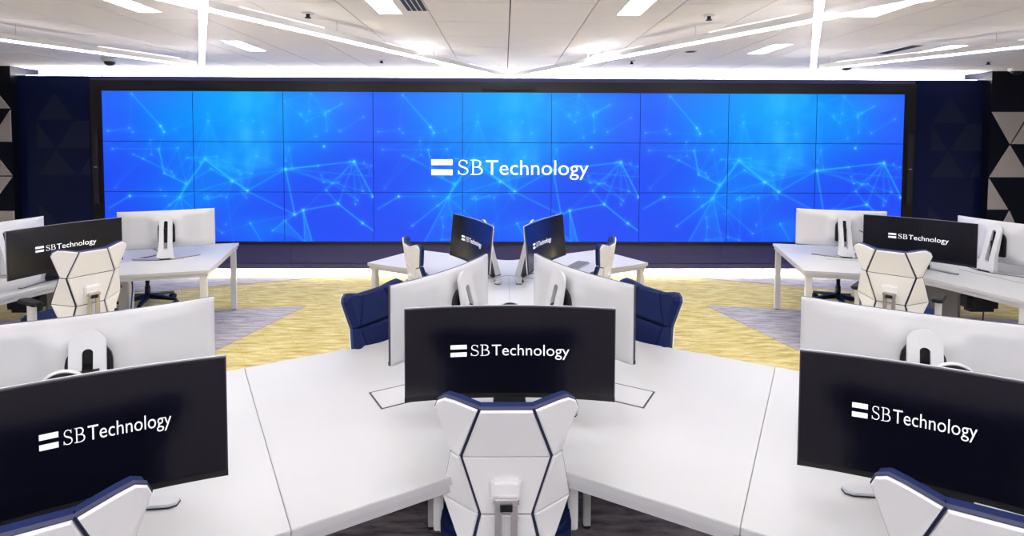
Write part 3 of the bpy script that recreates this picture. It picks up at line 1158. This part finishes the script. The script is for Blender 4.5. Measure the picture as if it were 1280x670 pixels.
monitor(.025, 2.16, 270, 'curved black monitor with white logo, centre front, facing the viewer')
monitor(-.275, 2.80, 150, 'curved monitor seen from its white back, behind the centre monitor at left')
monitor(.355, 2.81, 30, 'curved monitor seen from its white back, behind the centre monitor at right')
monitor(-.245, 4.53, 206, 'curved monitor with blue-tinted screen at far centre, left one', logo='logo_tiny', tilt=5)
monitor(.315, 4.53, 334, 'curved monitor with blue-tinted screen at far centre, right one', logo='logo_tiny', tilt=5)
monitor(-1.20, 1.49, 300, 'large curved black monitor with logo at the bottom left', logo='logo_left')
monitor(1.29, 1.53, 240, 'large curved black monitor with logo at the bottom right', logo='logo_right')
monitor(-1.53, 2.07, 120, 'white back of a curved monitor behind the bottom left monitor', 1.2, nk=.93)
monitor(1.58, 2.07, 60, 'white back of a curved monitor behind the bottom right monitor', 1.2, nk=.93)
monitor(-3.45, 4.43, 337, 'curved black monitor with logo on the left side desk', 1.18, 'logo_small', nk=.93)
monitor(3.60, 4.79, 224, 'curved black monitor with logo on the right side desk', 1.18, 'logo_small', nk=.92)
monitor(-3.25, 5.42, 115, 'white back of a curved monitor near the left end of the video wall', 1.16, nk=.85)
monitor(3.37, 5.52, 73, 'white back of a curved monitor near the right end of the video wall', 1.16, nk=.85)
monitor(-4.23, 4.68, 165, 'white back of a curved monitor at the left edge of view', 1.15, logo=None, nk=.87)
monitor(4.38, 4.82, 15, 'white back of a curved monitor at the right edge of view', 1.15, logo=None, nk=.87)

# ------------------------------------------------------------------ chairs
CZ = [.985, .81, .60, .43]
CXW = [.086, .148, .086, .125]
CY = [-.10, -.06, -.04, -.03]
OX = [.235, .182, .214, .15]
OZ = [.975, .822, .645, .455]
OY = [-.055, -.045, .005, .0]


def cpt(i, s):
    return Vector((s * CXW[i], CY[i], CZ[i]))


def opt(i, s):
    return Vector((s * OX[i], OY[i], OZ[i]))


def chair_panels():
    out = []
    for i in range(3):
        out.append([cpt(i, -1), cpt(i, 1), cpt(i + 1, 1), cpt(i + 1, -1)])
        for s in (-1, 1):
            if i == 0:
                q = [cpt(0, s), Vector((s * .165, -.082, 1.008)), Vector((s * .2, -.071, 1.014)), Vector((s * .226, -.061, 1.0)), opt(0, s), opt(1, s), cpt(1, s)]
            else:
                q = [cpt(i, s), opt(i, s), opt(i + 1, s), cpt(i + 1, s)]
            out.append(q if s > 0 else q[::-1])
    return out


def slab(poly, margin, t0, t1, extra):
    """pillow-edged slab on a polygon; t along the rearward normal"""
    c = sum(poly, Vector()) / len(poly)
    nrm = Vector()
    for i in range(len(poly)):
        nrm += (poly[i] - c).cross(poly[(i + 1) % len(poly)] - c)
    nrm.normalize()
    if nrm.y > 0:
        nrm = -nrm

    def ring(mg, t):
        out = []
        n = len(poly)
        for i in range(n):
            e1 = (poly[i] - poly[i - 1]).normalized()
            e2 = (poly[(i + 1) % n] - poly[i]).normalized()
            i1 = nrm.cross(e1)
            i2 = nrm.cross(e2)
            if i1.dot(c - poly[i]) < 0:
                i1 = -i1
            if i2.dot(c - poly[i]) < 0:
                i2 = -i2
            b = i1 + i2
            b = b / max(.35, b.dot(i1))
            out.append(poly[i] + b * mg + nrm * t)
        return out
    R = [ring(margin, t0), ring(margin, t0 + (t1 - t0) * .7), ring(margin + extra, t1)]
    n = len(poly)
    v = R[0] + R[1] + R[2]
    f = [list(range(n))[::-1], list(range(2 * n, 3 * n))]
    for k in (0, 1):
        for i in range(n):
            j = (i + 1) % n
            f.append((k * n + i, k * n + j, (k + 1) * n + j, (k + 1) * n + i))
    return v, f


CH = {'panels': [], 'pads': []}
mbc = MB()
for p in chair_panels():
    v, f = slab(p, .0035, .006, .018, .003)
    CH['panels'].append(me('back_panel', v, f, 'chair_white'))
    v, f = slab(p, .004, -.004, -.045, .012)
    CH['pads'].append(me('back_pad', v, f, 'navy_fabric'))
    v, f = slab(p, .0, -.006, .008, .0)
    mbc.add(v, f)
CH['core'] = mbc.mesh('back_core', 'groove')
# seat
def rrect(hx, hy, r, n=5, cy=0.0):
    pts = []
    for sx, sy, a0 in ((1, 1, 0), (-1, 1, 90), (-1, -1, 180), (1, -1, 270)):
        for k in range(n + 1):
            a = math.radians(a0 + 90 * k / n)
            pts.append(Vector((sx * (hx - r) + r * math.cos(a), cy + sy * (hy - r) + r * math.sin(a))))
    return pts


CH['seat'] = MB().prism(rrect(.235, .22, .08, cy=.22), .43, .50).mesh('seat', 'navy_fabric', bevel=.018)
CH['pan'] = MB().prism(rrect(.19, .18, .06, cy=.22), .40, .43).mesh('seat_pan', 'black', bevel=.006)
CH['mech'] = MB().box(-.08, .08, .02, .34, .345, .40).mesh('mechanism', 'black', bevel=.01)
sp = MB()
for s in (-1, 1):
    for p, q in (((.06, .37), (-.02, .37)), ((-.012, .37), (-.082, .405)), ((-.08, .395), (-.09, .668))):
        sp.bar((s * .026, p[0], p[1]), (s * .026, q[0], q[1]), .02, .022, (1, 0, 0) if q[1] > .5 else (0, 0, 1))
CH['spine'] = sp.mesh('spine', 'chrome')
CH['cap'] = MB().box(-.042, .042, -.106, -.07, .655, .685).mesh('spine_cap', 'chrome', bevel=.006)
CH['lock'] = MB().box(-.02, .02, -.112, -.104, .645, .668).mesh('lock_plate', 'black')
CH['boss'] = MB().box(-.05, .05, -.092, -.035, .655, .735).mesh('boss', 'chair_white', bevel=.01)
CH['column'] = MB().lathe([(.028, .10), (.028, .22), (.02, .222), (.02, .37)], 16, (0, .22, 0)).mesh('gas_column', 'black', True)
for k, s in (('armL', -1), ('armR', 1)):
    a = MB().prism([(s * .25 - .018, .14), (s * .25 + .018, .14), (s * .25 + .018, .2), (s * .25 - .018, .2)], .40, .627)
    a.bar((s * .10, .18, .405), (s * .25, .17, .405), .06, .02)
    CH[k] = a.mesh('arm_post', 'chair_white', bevel=.005)
    CH[k + 'p'] = MB().prism(rrect(.035, .12, .028, cy=.19), .625, .65).mesh('arm_pad', 'black_soft', bevel=.006)
    for v_ in CH[k + 'p'].vertices:
        v_.co.x += s * .25
CH['base'] = []
for k in range(5):
    a = math.radians(90 + 72 * k)
    d = Vector((math.cos(a), math.sin(a), 0))
    c = Vector((0, .22, 0))
    b = MB()
    n_ = Vector((-d.y, d.x, 0))
    v = []
    for r, wd, z0, z1 in ((.02, .028, .085, .14), (.32, .017, .062, .085)):
        p = c + d * r
        v += [p - n_ * wd + Vector((0, 0, z0)), p + n_ * wd + Vector((0, 0, z0)), p + n_ * wd + Vector((0, 0, z1)), p - n_ * wd + Vector((0, 0, z1))]
    b.add(v, [(0, 1, 2, 3), (7, 6, 5, 4), (0, 4, 5, 1), (1, 5, 6, 2), (2, 6, 7, 3), (3, 7, 4, 0)])
    w_ = MB()
    p = c + d * .31
    for s in (-1, 1):
        q = p + n_ * s * .018
        w_.tube([q - n_ * .009 + Vector((0, 0, .03)), q + n_ * .009 + Vector((0, 0, .03))], .03, 14)
    w_.box(p.x - .012, p.x + .012, p.y - .012, p.y + .012, .03, .066)
    CH['base'].append((b.mesh('base_arm', 'black', bevel=.004), w_.mesh('caster', 'black_soft')))


def chair(x, y, rz_deg, label, lift=0.0, group='white-backed office chairs'):
    """x, y: where the top middle of the backrest stands; rz_deg: turn from facing the screen wall"""
    rz = math.radians(rz_deg)
    off = Matrix.Rotation(rz, 2) @ Vector((0, -.10))
    t = thing('office_chair', label, 'chair', (x - off.x, y - off.y, 0), rz, group)
    z = (0, 0, lift)
    core = ob('back_core', CH['core'], t, z)
    for d in CH['panels']:
        ob('back_panel', d, core)
    for d in CH['pads']:
        ob('back_pad', d, core)
    s = ob('seat', CH['seat'], t, z)
    ob('seat_pan', CH['pan'], s)
    ob('mechanism', CH['mech'], t, z)
    sp_ = ob('spine', CH['spine'], t, z)
    ob('spine_cap', CH['cap'], sp_)
    ob('lock_plate', CH['lock'], sp_)
    ob('boss', CH['boss'], t, z)
    ob('gas_column', CH['column'], t, (0, 0, lift))
    for k in ('armL', 'armR'):
        a = ob('arm_post', CH[k], t, z)
        ob('arm_pad', CH[k + 'p'], a)
    for b, c in CH['base']:
        o = ob('base_arm', b, t)
        ob('caster', c, o)
    return t


chair(.01, 1.775, 0, 'white faceted office chair in the centre foreground')
chair(-1.06, 1.22, 30, 'white faceted office chair cut off at the bottom left corner')
chair(1.13, 1.24, -30, 'white faceted office chair cut off at the bottom right corner')
chair(-.78, 3.20, -122, 'navy office chair seen from the front, left of the centre monitors')
chair(.88, 3.22, 122, 'navy office chair seen from the front, right of the centre monitors')
chair(-.80, 4.62, -65, 'white office chair by the far centre desk, left one')
chair(.90, 4.64, 65, 'white office chair by the far centre desk, right one')
chair(-2.87, 3.92, 62, 'white faceted office chair at the left side desk', .09)
chair(2.74, 3.90, -45, 'white faceted office chair at the right side desk', .09)
chair(-4.04, 6.5, 197, 'office chair beyond the left side desk, mostly hidden by it', .0)
chair(3.86, 6.5, 163, 'office chair beyond the right side desk, mostly hidden by it', .0)

# ------------------------------------------------------------------ keyboard, cables
t = thing('keyboard', 'grey keyboard on the far centre desk, right of the monitors', 'keyboard', (.66, 4.98, DESK + .001), math.radians(60))
ob('body', MB().box(-.15, .15, -.06, .06, 0, .012).mesh('body', 'rim_silver', bevel=.003), t)
kb = MB()
for r in range(5):
    for c in range(14):
        x, y = -.143 + c * .0205, -.052 + r * .021
        kb.box(x, x + .0175, y, y + .0175, .011, .017)
ob('keys', kb.mesh('keys', 'keys'), t, kind='stuff')

for s, lb in ((-1, 'left'), (1, 'right')):
    x0 = CX + s * .17
    pts = [(CX + s * .155, 4.66, .80), (CX + s * .13, 4.62, .74), (CX + s * .10, 4.55, .727), (CX + s * .13, 4.47, .727), (CX + s * .11, 4.43, .728)]
    t = thing('monitor_cable', 'thin black cable from the far centre %s monitor to the desk hatch' % lb, 'cable', (0, 0, 0), 0, 'monitor cables')
    ob('cord', MB().tube(bez([pts[0], pts[1], pts[2], pts[3]] if False else [Vector(pts[0]), Vector(pts[1]), Vector(pts[2]), Vector(pts[4])], 12), .0035, 8).mesh('cord', 'cable_black', True), t)
    ob('plug', MB().tube([pts[4], (pts[4][0], pts[4][1] - .05, .73)], .008, 10).mesh('plug', 'gold' if s < 0 else 'cable_black'), t)
for s, lb, c in ((-1, 'left', Vector((-3.30, 5.40, 0))), (1, 'right', Vector((3.43, 5.47, 0)))):
    t = thing('monitor_cable', 'black cable looping behind the white monitor near the %s end of the video wall' % lb, 'cable', (0, 0, 0), 0, 'monitor cables')
    P = [c + Vector((s * .05, -.02, .98)), c + Vector((s * .2, -.06, .93)), c + Vector((s * .16, -.05, .85)), c + Vector((s * .03, -.04, .79)), c + Vector((-s * .1, -.03, .735)), c + Vector((s * .1, -.1, .73)), c + Vector((s * .16, -.16, .727))]
    ob('cord', MB().tube(bez(P, 10), .0045, 8).mesh('cord', 'cable_black', True), t)
